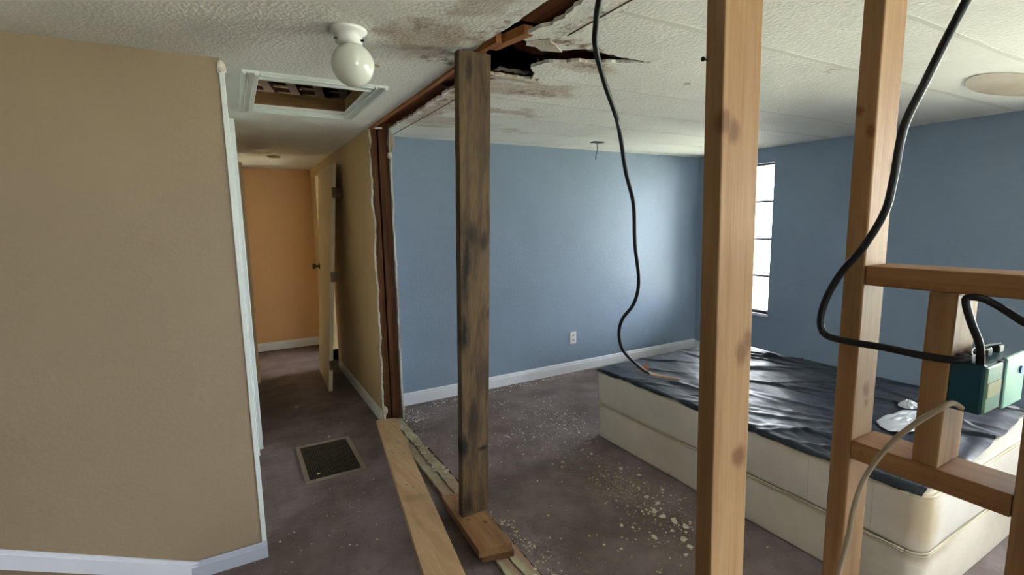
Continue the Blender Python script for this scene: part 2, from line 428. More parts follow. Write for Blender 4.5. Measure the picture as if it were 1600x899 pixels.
o = obj('metal_bracket', hexa(bmesh.new(), [(1.0, 2.42, H+.004), (1.035, 2.44, H+.004), (1.03, 2.50, H+.03), (.995, 2.48, H+.03), (1.0, 2.42, H+.010), (1.035, 2.44, H+.010), (1.03, 2.50, H+.036), (.995, 2.48, H+.036)]), paint('grey_metal', (120, 125, 128), .1, .4, 20, 0, 0, .5, metal=.6), origin='base')
finish(o, 'small grey metal strap in the ceiling gap left of the post', 'bracket')
# hanging insulation paper in the hole
def rag(name, c, sx, sy, m, seed, label, cat, amp=.05, slope=(0, 0)):
    bm = bmesh.new(); N = 16; gr = []
    for i in range(N+1):
        row = []
        for j in range(N+1):
            a, b = i/N-.5, j/N-.5
            k = 1+.25*noise.noise(Vector((a*5, b*5, seed+3)))
            z = amp*noise.noise(Vector((a*3.1, b*3.1, seed)))+amp*.4*noise.noise(Vector((a*9, b*9, seed)))
            row.append(bm.verts.new((c[0]+a*sx*k, c[1]+b*sy*k, c[2]+z+slope[0]*a+slope[1]*b)))
        gr.append(row)
    for i in range(N):
        for j in range(N): bm.faces.new((gr[i][j], gr[i+1][j], gr[i+1][j+1], gr[i][j+1]))
    bmesh.ops.solidify(bm, geom=list(bm.faces), thickness=.004)
    o = obj(name, bm, m, origin='base', smooth=True); return finish(o, label, cat)
M_ins = paint('pinkish_insulation', (185, 132, 118), .25, .95, 30, .6, .02, .05, c2=(90, 62, 52))
rag('insulation_batt', (1.36, 1.92, H+.10), .34, .30, M_ins, 3, 'pinkish brown insulation sagging inside the torn ceiling hole', 'insulation', .05, (-.04, .05))
rag('insulation_batt', (1.19, 2.075, H+.022), .17, .05, paint('white_vapour_paper', (168, 156, 150), .1, .8, 30, .4, .01, .2), 5, 'pale paper strip at the far lip of the torn ceiling hole', 'insulation', .012)
# torn ceiling board flaps around the hole
M_flap = paint('torn_ceiling_board', (112, 66, 44), .3, .9, 40, .5, .01, .1, c2=(140, 100, 66))
def flap(pts, z0, z1, label, m=M_flap, seed=1):
    """pts 2-D loop; z falls linearly from z0 (first half) to z1"""
    P = rough_line(pts, .015, .006, seed, 25, wrap=True)
    bm = slab([P], 0, .005)
    ax, ay = pts[0]; bx, by = pts[2]; L = (bx-ax)**2+(by-ay)**2
    for v in bm.verts:
        t = max(0, min(1, ((v.co.x-ax)*(bx-ax)+(v.co.y-ay)*(by-ay))/L)); v.co.z += z0+(z1-z0)*t
    o = obj('ceiling_flap', bm, m, origin='base'); return finish(o, label, 'torn board')
flap([(1.10, 2.135), (1.31, 2.115), (1.335, 2.075), (1.11, 2.09)], H-.003, H-.016, 'thin pale torn edge strip hanging under the far lip of the ceiling hole', M_gyp, 2)
flap([(1.34, 2.09), (1.30, 1.96), (1.22, 1.90), (1.29, 2.05)], H-.004, H+.03, 'brown broken board edge at the right side of the ceiling hole', M_flap, 3)
flap([(1.60, 1.655), (1.30, 1.72), (1.28, 1.665), (1.45, 1.64)], H-.001, H+.03, 'mouldy green brown board curling along the long ceiling crack', paint('mouldy_board', (92, 82, 44), .3, .9, 40, .5, .01, .1, c2=(60, 44, 26)), 4)
flap([(1.02, 1.66), (1.12, 1.72), (1.20, 1.69), (1.08, 1.60)], H-.002, H-.008, 'cream peeled ceiling paper at the near lip of the hole', M_gyp, 6)

# attic seen through the hatch
M_attic = wood('hatch_curb_wood', (130, 98, 62), (102, 74, 44), 0, rough=.8)
for nm, a in (('hatch_curb_board', (.155, .672, 3.222, 3.242, H+.015, H+.085)), ('hatch_curb_board', (.155, .672, 2.54, 2.56, H+.015, H+.085)), ('hatch_curb_board', (.668, .69, 2.56, 3.222, H+.015, H+.085)), ('hatch_curb_board', (.14, .160, 2.56, 3.222, H+.015, H+.085))):
    S(nm, B(*a), M_attic, cl)
M_pale = paint('pale_roof_decking', (205, 178, 128), .15, .9, 14, .2, .01, .1, c2=(160, 130, 92))
at_ = empty('attic_lattice', (.35, 3.3, H+.30), 'dark crossed truss slats over pale decking seen up through the ceiling hatch', 'truss')
for k in range(7):
    x = -.22+.17*k
    hexa(b_ := bmesh.new(), [(x, 3.3, 2.45), (x+.06, 3.3, 2.45), (x+.46, 5.0, 2.45), (x+.40, 5.0, 2.45), (x, 3.3, 2.48), (x+.06, 3.3, 2.48), (x+.46, 5.0, 2.48), (x+.40, 5.0, 2.48)])
    obj('slat', b_, M_roof, at_)
for k in range(9):
    y = 3.4+.185*k
    obj('cross_slat', B(-.2, .9, y, y+.055, 2.481, 2.51), M_roof, at_)
obj('decking', B(-.25, .62, 3.3, 5.3, 2.60, 2.62), M_pale, at_)
obj('dark_panel', B(.60, 1.25, 3.3, 5.3, 2.515, 2.60), M_roof, at_)

# hatch frame: four moulded boards
hf = empty('hatch_frame', (.41, 2.9, H), 'white moulded frame around the open attic hatch', 'hatch')
def mould_y(x0, x1, y0, y1):
    bm = bmesh.new(); box(bm, x0, x1, y0, y1, H-.012, H, .002)
    w_ = x1-x0
    for a, b, d in ((.06, .22, .020), (.30, .40, .016), (.70, .94, .022)): box(bm, x0+w_*a, x0+w_*b, y0, y1, H-d, H-.010, .002)
    return bm
def mould_x(x0, x1, y0, y1):
    bm = bmesh.new(); box(bm, x0, x1, y0, y1, H-.012, H, .002)
    w_ = y1-y0
    for a, b, d in ((.06, .22, .020), (.70, .94, .022)): box(bm, x0, x1, y0+w_*a, y0+w_*b, H-d, H-.010, .002)
    return bm
obj('frame_board', mould_y(.095, .165, 2.495, 3.29), M_casing, hf)
obj('frame_board', mould_y(.662, .732, 2.495, 3.29), M_casing, hf)
obj('frame_board', mould_x(.165, .662, 2.495, 2.565), M_casing, hf)
obj('frame_board', mould_x(.165, .662, 3.222, 3.29), M_casing, hf)

# baseboards
def baseboard_x(x0, x1, y, sgn=-1, h=.105, t=.014):
    """board along X on a wall face at y, facing sgn*Y"""
    bm = bmesh.new()
    prof = [(0, 0), (t, 0), (t, h*.72), (t*.7, h*.78), (t*.62, h*.9), (t*.25, h), (0, h)]
    a = [bm.verts.new((x0, y+sgn*d, z)) for d, z in prof]; b = [bm.verts.new((x1, y+sgn*d, z)) for d, z in prof]
    for k in range(len(prof)): bm.faces.new((a[k], a[(k+1) % 7], b[(k+1) % 7], b[k]))
    bm.faces.new(a); bm.faces.new(b); return bm
def baseboard_y(y0, y1, x, sgn=-1, h=.09, t=.014):
    bm = baseboard_x(y0, y1, x, sgn, h, t)
    for v in bm.verts: v.co = Vector((v.co.y, v.co.x, v.co.z))
    return bm
S('baseboard_front', baseboard_x(1.05, 4.62, 3.87), M_trim)
S('baseboard_right', baseboard_y(-3, 3.856, 4.62), M_trim)
S('baseboard_hallway_end', baseboard_x(.066, 4.62, 6.54, h=.10), M_white)
S('baseboard_hallway_right', baseboard_y(3.63, 5.28, .893, h=.09), M_casing)
S('baseboard_corner', baseboard_x(-.262, .03, 2.374, h=.075, t=.012), paint('grey_vinyl_base', (170, 176, 190), .05, .5, 20, .1, .002, .3))
# loose baseboard tilted on the left wall
bm = bmesh.new()
n_ = Vector((-.585, 0, .275)).normalized(); up_ = Vector((n_.z*-1*-1, 0, -n_.x)).normalized()
p0 = Vector((-.262, 2.36, .006)); p1 = p0+n_*2.2; up_ = Vector((.425, 0, .905))
for (d0, d1, h0, h1) in ((0, .011, 0, .056), (0, .007, .054, .070)):
    q = []
    for pp in (p0, p1):
        for (yy, hh) in ((2.3735-d1, h0), (2.3735-d0, h0), (2.3735-d0, h1), (2.3735-d1, h1)):
            v = pp+up_*hh; v.y = yy; q.append(tuple(v))
    vs = [bm.verts.new(x) for x in q]
    for k in range(4): bm.faces.new((vs[k], vs[(k+1) % 4], vs[4+(k+1) % 4], vs[4+k]))
    bm.faces.new(vs[:4]); bm.faces.new(vs[4:])
o = obj('loose_baseboard', bm, M_trim, origin='base'); finish(o, 'white baseboard come loose and slanting up across the foot of the left wall', 'baseboard')

# ------------------------------------------------------------------ windows
def glass_mat():
    t = NT('window_glass'); n = t.n
    tr = n.new('ShaderNodeBsdfTransparent'); gl = n.new('ShaderNodeBsdfGlossy'); gl.inputs['Roughness'].default_value = .02
    fr = n.new('ShaderNodeFresnel'); fr.inputs[0].default_value = 1.45
    mx = n.new('ShaderNodeMixShader'); t.link(fr.outputs[0], mx.inputs[0]); t.link(tr.outputs[0], mx.inputs[1]); t.link(gl.outputs[0], mx.inputs[2])
    t.link(mx.outputs[0], n['Material Output'].inputs['Surface']); return t.m
M_glass = glass_mat()
M_frame = paint('bronze_window_frame', (120, 118, 122), .05, .4, 20, 0, 0, .5)
M_sill = paint('window_reveal_white', (222, 222, 225), .02, .5, 20, 0, 0, .4)
def window(n, x0, x1, y0, y1, z0, z1, bars, axis='x'):
    """axis x: lies in a wall along Y"""
    def bb(a0, a1, c0, c1, d0, d1, bev=0):   # across depth a, along c, up d
        return B(a0, a1, c0, c1, d0, d1, bev=bev) if axis == 'x' else B(c0, c1, a0, a1, d0, d1, bev=bev)
    a0, a1, c0, c1 = (x0, x1, y0, y1) if axis == 'x' else (y0, y1, x0, x1)
    def jb(lst):
        bm = bmesh.new()
        for q in lst:
            if axis == 'x': box(bm, *q)
            else: box(bm, q[2], q[3], q[0], q[1], q[4], q[5])
        return bm
    ff = .022
    root = S('window_%d' % n, jb([(a0, a1, c0, c0+ff, z0, z1), (a0, a1, c1-ff, c1, z0, z1), (a0, a1, c0+ff, c1-ff, z0, z0+ff), (a0, a1, c0+ff, c1-ff, z1-ff, z1)]), M_frame)
    mid = (a0+a1)/2; zs = [z0+ff]+[z0+(z1-z0)*k/(bars+1) for k in range(1, bars+1)]+[z1-ff]
    for z in zs[1:-1]: S('window_bar', jb([(a0, a1, c0+ff, c1-ff, z-.011, z+.011)]), M_frame, root)
    for za, zb in zip(zs, zs[1:]): S('pane', jb([(mid-.002, mid+.002, c0+ff, c1-ff, za+.010, zb-.010)]), M_glass, root)
    return root
window(1, 4.68, 4.71, 2.985, 3.60, .53, 2.03, 3)
S('window_sill_1', B(4.60, 4.68, 2.975, 3.61, .505, .53), M_sill)
window(2, 4.68, 4.71, -1.8, .95, .6, 2.03, 1)
window(3, .5, 1.8, -3.08, -3.05, .9, 2.1, 1, 'y')
window(4, 4.68, 4.71, 4.25, 6.4, .4, 2.1, 1)

# outlet on the blue wall
ox, oz = 2.865, .35
ou = empty('wall_outlet', (ox, 3.87, oz-.06), 'white electrical outlet plate low on the blue wall', 'outlet')
obj('cover_plate', B(ox-.037, ox+.037, 3.862, 3.8695, oz-.06, oz+.06, .002), M_white, ou)
M_slot = paint('dark_slot', (30, 30, 32), .05, .5, 20, 0, 0, .3)
for dz in (-.024, .024):
    so = obj('socket', B(ox-.015, ox+.015, 3.860, 3.863, oz+dz-.014, oz+dz+.014, .001), paint('socket_grey', (190, 192, 195), .03, .4, 20, 0, 0, .5), ou)
    for dx in (-.006, .006): obj('slot', B(ox+dx-.0015, ox+dx+.0015, 3.8590, 3.8605, oz+dz-.006, oz+dz+.006), M_slot, so)

# ------------------------------------------------------------------ ceiling globe light
cx, cy = .41, 1.85
gl = empty('ceiling_light', (cx, cy, H), 'white round glass globe light on the ceiling in front of the hatch', 'ceiling light')
obj('canopy', lathe(bmesh.new(), [(.001, 0), (.062, 0), (.064, -.006), (.058, -.013), (.047, -.018), (.043, -.030), (.046, -.044), (.04, -.048), (.001, -.048)], (cx, cy, H), seg=40), M_white, gl, smooth=True)
M_globe = NT('opal_glass'); M_globe.b.inputs['Transmission Weight'].default_value = 0; M_globe.b.inputs['Subsurface Weight'].default_value = .3; M_globe.b.inputs['Subsurface Radius'].default_value = (.05, .05, .05)
M_globe = M_globe.out(lin((205, 208, 198)), .12, None, .5)
prof = [(.001, -.188)]+[(.073*math.sin(a), -.116-.072*math.cos(a)) for a in [math.pi*k/24 for k in range(1, 22)]]+[(.030, -.046)]+[(.001, -.040)]
obj('globe', lathe(bmesh.new(), prof, (cx+.010, cy, H), seg=48), M_globe, gl, smooth=True)
M_brass = paint('dark_screw', (60, 50, 40), .1, .4, 20, 0, 0, .5, metal=.8)
for a in (200, 320, 80):
    ca, sa = math.cos(math.radians(a)), math.sin(math.radians(a))
    obj('screw', tube(bmesh.new(), [(cx+ca*.042, cy+sa*.042, H-.040), (cx+ca*.055, cy+sa*.055, H-.040)], .004, 8, n=1), M_brass, gl)
lump('paper_scrap', (.59, 2.17, H-.008), .014, M_gyp, 12, 'tiny white plaster nub on the ceiling right of the globe light', 'plaster', (1.3, 1, .5))
o = obj('ceiling_cover', lathe(bmesh.new(), [(.001, 0), (.06, 0), (.062, -.008), (.05, -.014), (.001, -.014)], (.42, 5.4, H), seg=28), paint('tan_cover', (170, 148, 110), .05, .6, 20, 0, 0, .3), origin='base', smooth=True)
finish(o, 'small round tan cover on the hallway ceiling', 'ceiling cover')
# hanging bracket and wire
hb = empty('hanging_wire', (2.82, 3.45, H), 'short dark wire hanging from a small black ceiling plate near the blue wall', 'wire')
M_blk = paint('black_rubber', (22, 24, 26), .1, .5, 40, .05, .002, .35)
obj('plate', B(2.765, 2.87, 3.42, 3.48, H-.008, H, .001), M_blk, hb)
obj('wire', tube(bmesh.new(), [(2.815, 3.45, H-.005), (2.818, 3.45, H-.07), (2.806, 3.45, H-.11), (2.80, 3.45, H-.15)], .003, 6, n=4), M_blk, hb)
# old round patch on the ceiling, right
bm = bmesh.new(); pts = []
for k in range(48):
    a = 2*math.pi*k/48; pts.append((3.66+.40*math.cos(a)*(1+.1*math.cos(2*a)), 1.06+.145*math.sin(a)))
o = obj('ceiling_patch', slab([pts], H-.004, H), paint('patch_paint', (186, 178, 166), .05, .8, 20, .1, .003, .2, c2=(172, 156, 138)), cr)

# ------------------------------------------------------------------ floor grille
fg = empty('floor_grille', (.435, 3.22, 0), 'square metal return air grille set in the hallway floor', 'floor vent')
M_gf = paint('dusty_metal', (140, 128, 112), .1, .5, 40, .1, .002, .5, metal=.3)
bm = bmesh.new(); X0, X1, Y0, Y1 = .262, .612, 2.95, 3.495
pts = lambda a: rect(X0+a, X1-a, Y0+a, Y1-a)
bm = slab([pts(0), pts(.026)], 0.0005, .007); obj('frame', bm, M_gf, fg)
obj('dark_duct', B(X0+.02, X1-.02, Y0+.02, Y1-.02, .0005, .0015), paint('duct_black', (10, 9, 8), 0, .9, 20, 0, 0, .1), fg)
bm = bmesh.new()
for k in range(1, 22): x = X0+.026+(X1-X0-.052)*k/22; box(bm, x-.0018, x+.0018, Y0+.024, Y1-.024, .002, .006)
for k in range(1, 34): y = Y0+.026+(Y1-Y0-.052)*k/34; box(bm, X0+.024, X1-.024, y-.0016, y+.0016, .002, .0055)
o = obj('grid', bm, paint('dark_grille', (66, 60, 46), .2, .6, 40, 0, 0, .4, metal=.3), fg); o['kind'] = 'stuff'

# ------------------------------------------------------------------ removed hallway door leaning on the wall
dt = empty('door_leaf', (.70, 4.98, 0), 'cream flush interior door leaning edge-on against the hallway wall', 'door')
def lean(x, y, z):   # local x across thickness, z up; returns world
    t = z/2.03; return (.690-.02*0+x+(.845-.690)*t+(.035*(y-4.58)/.8)*(1-t), y, z)
bm = bmesh.new(); th = .035
hexa(bm, [lean(-th, 4.58, .0), lean(0, 4.58, 0.0), lean(0, 5.36, 0.0), lean(-th, 5.36, 0.0), lean(-th, 4.58, 2.03), lean(0, 4.58, 2.03), lean(0, 5.36, 2.03), lean(-th, 5.36, 2.03)], .002)
obj('panel', bm, paint('cream_door_paint', (196, 182, 146), .03, .45, 20, .05, .002, .4), dt)
kb = lean(-th, 5.28, 1.09)
o = obj('knob', lathe(bmesh.new(), [(.001, 0), (.030, 0), (.030, -.006), (.012, -.012), (.012, -.032), (.026, -.042), (.030, -.055), (.024, -.068), (.001, -.070)], kb, 'x', 24), paint('brass_knob', (110, 92, 62), .1, .3, 20, 0, 0, .5, metal=.9), dt, smooth=True)
M_hinge = paint('bronze_hinge', (92, 70, 52), .1, .45, 20, 0, 0, .5, metal=.6)
for z in (1.78, 1.04, .24):
    h_ = bmesh.new(); a = lean(-th*.9, 4.578, z); box(h_, a[0], a[0]+.075, 4.574, 4.578, z-.045, z+.045, .001)
    hn = obj('hinge', h_, M_hinge, dt)
    c_ = lean(.003, 4.571, z); obj('hinge_pin', tube(bmesh.new(), [(c_[0], 4.571, z-.048), (c_[0], 4.571, z+.048)], .0045, 8, n=1), M_hinge, hn)

# ------------------------------------------------------------------ lumber
def board(name, pts, m, label, cat='board', bev=.0025, group=None, org='base'):
    o = obj(name, hexa(bmesh.new(), pts, bev), m, origin=org); return finish(o, label, cat, group)
# bottom plate of the removed wall
M_plate = paint('old_painted_plate', (172, 168, 136), .15, .85, 40, .4, .006, .2, c2=(132, 118, 96), blobs=[(0, .2, .02, .06, .12, .1, .7), (.03, -.5, .02, .05, .2, .1, .8), (-.02, .8, .02, .04, .1, .1, .6)], bcol=(150, 120, 100))
lpA = rough_line([(.900, .9), (.900, 3.60)], .03, .004, 1); lpB = rough_line([(.955, 3.60), (.955, .9)], .03, .004, 2)
o = obj('floor_plate', slab([lpA+lpB], 0.0, .016), M_plate, origin='base'); finish(o, 'worn pale plate strip on the floor, side nearer the loose lumber', 'floor plate')
lpA = rough_line([(.962, .9), (.962, 3.60)], .03, .004, 3); lpB = rough_line([(1.022, 3.60), (1.022, .9)], .02, .006, 4)
o = obj('floor_plate', slab([lpA+lpB], 0.0, .020), M_plate, origin='base'); finish(o, 'worn pale plate strip on the floor, side nearer the mattress', 'floor plate')
lpA = rough_line([(1.024, .9), (1.024, 3.56)], .02, .005, 14); lpB = rough_line([(1.036, 3.56), (1.036, .9)], .02, .005, 15)
o = obj('floor_edge', slab([lpA+lpB], 0.0, .008), paint('frayed_brown_edge', (70, 46, 34), .2, .95, 40, .5, .01, .1), origin='base'); finish(o, 'thin brown frayed floor edge beside the pale plate', 'floor edge')
# long new board lying beside it
M_new = wood('fresh_pine_flat', (182, 152, 114), (168, 136, 98), 1, rough=.55, grain=.6, var=.3)
zt0, zt1 = .060, .040
fa, fb = Vector((.824, 3.541, .060)), Vector((.960, 3.512, .060)); na, nb = Vector((.433, 1.15, .290)), Vector((.570, 1.12, .290))
board('lumber_board', [(v.x, v.y, v.z-d) for d in (.038, 0) for v in (na, nb, fb, fa)], M_new,
      'long pale new lumber board sloping down to the torn wall end', 'board', .002)
for k in range(6):
    board('wood_block', [(.40, 1.14, .0405*k+.001), (.60, 1.12, .0405*k+.001), (.61, 1.20, .0405*k+.001), (.41, 1.22, .0405*k+.001)]+[(.40, 1.14, .0405*k+.0400), (.60, 1.12, .0405*k+.0400), (.61, 1.20, .0405*k+.0400), (.41, 1.22, .0405*k+.0400)], M_new,
          'pine block stacked outside the picture under the near end of the long board', 'block', .0015, 'stacked blocks under the long board')
lb = bpy.data.objects['lumber_board']; L0 = lb.location.copy()
def on_board(t, s):   # t along from far 0..1 near, s across 0..1
    a = fa.lerp(na, t); b = fb.lerp(nb, t); p_ = a.lerp(b, s); return p_
bm = bmesh.new(); c_ = on_board(.22, .62); hexa(bm, [(c_.x-.010, c_.y-.03, c_.z+.001), (c_.x+.012, c_.y-.03, c_.z+.001), (c_.x+.016, c_.y+.03, c_.z-.006), (c_.x-.006, c_.y+.03, c_.z-.006), (c_.x-.010, c_.y-.03, c_.z+.0046), (c_.x+.012, c_.y-.03, c_.z+.0046), (c_.x+.016, c_.y+.03, c_.z-.0024), (c_.x-.006, c_.y+.03, c_.z-.0024)])
o = obj('stamp', bm, paint('grey_ink_stamp', (172, 160, 150), .1, .7, 60, 0, 0, .2, c2=(140, 130, 125)), lb)
for t, s in ((.09, .55), (.09, .8), (.30, .25), (.31, .7), (.50, .35), (.52, .55)):
    c_ = on_board(t, s); obj('nail_hole', lathe(bmesh.new(), [(.0005, -.002), (.004, -.002), (.004, .0012), (.0005, .0012)], c_, seg=10), paint('nail_dark', (80, 66, 52), 0, .6, 20, 0, 0, .4), lb)
# support blocks and post
M_block = wood('orange_pine_block', (150, 116, 80), (128, 90, 56), 1, rough=.6, knots=((.03, -.06, .04, .016), (-.03, .0, .04, .012)))
board('wood_block', [(.838, 1.80, .0205), (.982, 1.765, .0205), (.995, 2.22, .0205), (.855, 2.24, .0205), (.838, 1.80, .054), (.982, 1.765, .054), (.995, 2.22, .054), (.855, 2.24, .054)], wood('dark_pine_block', (124, 90, 58), (100, 68, 40), 1), 'lower short wood block under the old post', 'block', .0015)
board('wood_block', [(.822, 1.79, .0545), (.970, 1.76, .0545), (.990, 2.25, .0545), (.842, 2.28, .0545), (.822, 1.79, .092), (.970, 1.76, .092), (.990, 2.25, .092), (.842, 2.28, .092)], M_block, 'upper short orange wood block carrying the foot of the old post', 'block', .0015)
def post():
    bm = bmesh.new(); b0 = (.857, 2.045, .0925); t0 = (.812, 1.825, H-.0125)
    N = 40; rows = []
    for i in range(N+1):
        t = i/N; x = b0[0]+(t0[0]-b0[0])*t; y = b0[1]+(t0[1]-b0[1])*t; z = b0[2]+(t0[2]-b0[2])*t
        ww = .143; dd = .040; n = lambda s: .0022*noise.noise(Vector((s, z*9, 3)))+.001*noise.noise(Vector((s, z*40, 3)))
        rows.append([bm.verts.new(q) for q in ((x+n(1)+.003, y, z), (x+ww*.4, y+n(6)*.6, z), (x+ww+n(2)-.003, y+.004, z), (x+ww+n(2), y+.008, z), (x+ww+n(3), y+dd, z), (x+n(4), y+dd, z), (x+n(1), y+.004, z))])
    for a, b in zip(rows, rows[1:]):
        for k in range(7): bm.faces.new((a[k], a[(k+1) % 7], b[(k+1) % 7], b[k]))
    bm.faces.new(rows[0]); bm.faces.new(rows[-1]); return bm
mm = wood('weathered_post_wood', (96, 77, 52), (68, 53, 35), 2, knots=((.02, -.0, 1.55, .012), (.05, -.08, 1.14, .012), (-.03, -.09, .42, .02)), dark=(40, 26, 16),
          stains=((-.048, -.0, 1.22, .024, .4, .26, 1.), (-.055, -.0, .93, .022, .4, .12, 1.), (-.03, 0, 1.36, .05, .4, .07, .8), (.035, 0, 1.33, .035, .4, .07, .75), (-.05, .1, .37, .028, .4, .09, 1.), (.055, .1, .35, .045, .4, .02, 1.), (.0, .1, .50, .05, .4, .14, .55), (-.045, 0, 2.0, .022, .4, .10, .9), (-.0, 0, 1.8, .07, .4, .4, .3), (-.02, 0, .06, .05, .4, .09, .7), (.04, 0, .72, .045, .4, .16, .5), (.062, 0, 1.0, .02, .4, .05, .8)), scol=(22, 16, 12), rough=.8, grain=1.4, wob=.03)
o = obj('wooden_post', post(), mm, origin='base'); finish(o, 'weathered dark brown post propped between floor block and sagging ceiling', 'post')

# ------------------------------------------------------------------ new stud wall
M_fir = wood('fresh_stud_wood_a', (163, 131, 93), (145, 109, 71), 2, knots=((-.045, -.01, 1.66, .024), (-.02, -.012, 1.645, .024), (.02, -.02, 1.255, .026), (.038, -.02, 1.275, .024), (.022, -.02, 1.055, .026), (-.005, -.025, .80, .014), (-.02, 0, .98, .006)), dark=(98, 62, 34), rough=.6, grain=.7, var=.35)
M_fir2 = wood('fresh_stud_wood_b', (163, 131, 93), (145, 109, 71), 2, knots=((-.041, .01, 1.70, .012), (-.041, -.01, 1.66, .014), (.0, -.02, 1.14, .018), (.005, -.02, 1.11, .012), (.035, -.02, 1.60, .02), (.0, -.02, .70, .02)), dark=(110, 60, 32), rough=.6, grain=.7, var=.35)
M_firy = wood('fresh_rail_wood', (160, 120, 82), (140, 98, 60), 1, knots=((-.04, .10, .02, .008), (-.04, -.02, .02, .009)), dark=(80, 44, 24), rough=.6, grain=.7, var=.35)
gs = 'studs of the new open frame'
s1 = board('wall_stud', [(.728, .543, 0), (.823, .543, 0), (.823, .581, 0), (.728, .581, 0), (.725, .570, H), (.823, .570, H), (.823, .608, H), (.725, .608, H)], M_fir, 'single new stud standing in front of the tall narrow window', 'stud', .003, gs)
s2 = board('wall_stud', [(1.08, .467+.035, 0), (1.163, .467+.035, 0), (1.163, .541, 0), (1.08, .541, 0), (1.08, .498, H), (1.163, .498, H), (1.163, .536, H), (1.08, .536, H)], M_fir2, 'new stud to which both horizontal rails are fixed', 'stud', .003, gs)
s3 = board('wall_stud', [(1.08, .218, 0), (1.165, .218, 0), (1.165, .256, 0), (1.08, .256, 0), (1.08, .218, 1.3625), (1.165, .218, 1.3625), (1.165, .256, 1.3625), (1.08, .256, 1.3625)], M_fir, 'new stud at the right edge of the photo beside the electrical box', 'stud', .003, gs)
s4 = board('cripple_stud', [(1.08, .357, 1.041), (1.172, .357, 1.041), (1.172, .397, 1.041), (1.08, .397, 1.041), (1.08, .352, 1.3625), (1.172, .352, 1.3625), (1.172, .394, 1.3625), (1.08, .394, 1.3625)], M_fir2, 'short stud between the two rails with the electrical box', 'stud', .003)
board('horizontal_rail', [(1.08, -.35, 1.363), (1.165, -.35, 1.363), (1.165, .4975, 1.363), (1.08, .4975, 1.363), (1.08, -.35, 1.402), (1.165, -.35, 1.402), (1.165, .4975, 1.402), (1.08, .4975, 1.402)], M_firy, 'upper horizontal wood rail of the new frame', 'rail', .0025, 'rails of the new frame')
board('horizontal_rail', [(1.08, .2565, 1.0), (1.172, .2565, 1.0), (1.172, .500, 1.0), (1.08, .500, 1.0), (1.08, .2565, 1.04), (1.172, .2565, 1.04), (1.172, .500, 1.04), (1.08, .500, 1.04)], M_firy, 'lower horizontal wood rail of the new frame', 'rail', .0025, 'rails of the new frame')
board('wall_stud', [(1.08, -.36, 0), (1.165, -.36, 0), (1.165, -.322, 0), (1.08, -.322, 0), (1.08, -.36, 1.3625), (1.165, -.36, 1.3625), (1.165, -.322, 1.3625), (1.08, -.322, 1.3625)], M_fir, 'new stud outside the picture holding the end of the upper rail', 'stud', .003)
# nails on the first stud
for i, (y, z) in enumerate(((.602, 1.765),)):
    obj('nail', tube(bmesh.new(), [(.727, y-.006, z), (.716, y-.002, z+.001)], .0016, 8, n=1), M_brass, s1)
    obj('nail', lathe(bmesh.new(), [(.0005, 0), (.004, 0), (.004, -.002), (.0005, -.002)], (.717, y-.002, z+.001), 'x', 12), M_brass, s1)

# ------------------------------------------------------------------ electrical box
eb = empty('electrical_box', (1.13, .335, 1.15), 'teal and pale green plastic electrical box fixed to the short stud', 'electrical box')
M_teal = paint('teal_plastic', (20, 80, 100), .15, .45, 40, .05, .002, .4, c2=(15, 62, 84))
M_mint = paint('mint_plastic', (150, 205, 185), .06, .4, 40, .05, .002, .4)
M_cream = paint('cream_label', (206, 214, 170), .03, .6, 20, 0, 0, .3)
M_navy = paint('dark_gap', (22, 44, 74), .05, .6, 20, 0, 0, .3)
obj('rear_shell', B(1.082, 1.096, .308, .3555, 1.158, 1.246, .003), M_teal, eb)
obj('side_shell', B(1.096, 1.245, .312, .3555, 1.160, 1.240, .003), M_teal, eb)
obj('front_panel', B(1.086, 1.152, .3045, .3125, 1.160, 1.242, .002), M_mint, eb)
obj('front_panel', B(1.170, 1.262, .3045, .3125, 1.152, 1.246, .002), M_mint, eb)
obj('gap_strip', B(1.150, 1.172, .3075, .3125, 1.158, 1.244), M_navy, eb)
lb_ = obj('label_patch', B(1.090, 1.148, .3035, .3048, 1.188, 1.214), M_cream, eb)
obj('knockout', lathe(bmesh.new(), [(.0005, 0), (.007, 0), (.007, -.003), (.0005, -.003)], (1.238, .3045, 1.215), 'y', 16), paint('blue_knockout', (70, 110, 180), .05, .5, 20, 0, 0, .4), eb)
M_clamp = paint('dark_clamp_metal', (46, 54, 56), .1, .5, 20, 0, 0, .5, metal=.5)
for x in (1.095, 1.165, 1.22): obj('clamp', B(x, x+.022, .330, .352, 1.242, 1.256, .002), M_clamp, eb)
obj('clamp_bar', tube(bmesh.new(), [(1.10, .333, 1.257), (1.15, .345, 1.259), (1.24, .335, 1.257)], .0022, 8, n=4), M_clamp, eb)
obj('clamp_bar', tube(bmesh.new(), [(1.12, .345, 1.256), (1.16, .325, 1.260), (1.19, .35, 1.257)], .0018, 8, n=4), paint('bare_copper_silver', (190, 192, 188), .1, .3, 20, 0, 0, .5, metal=.8), eb)

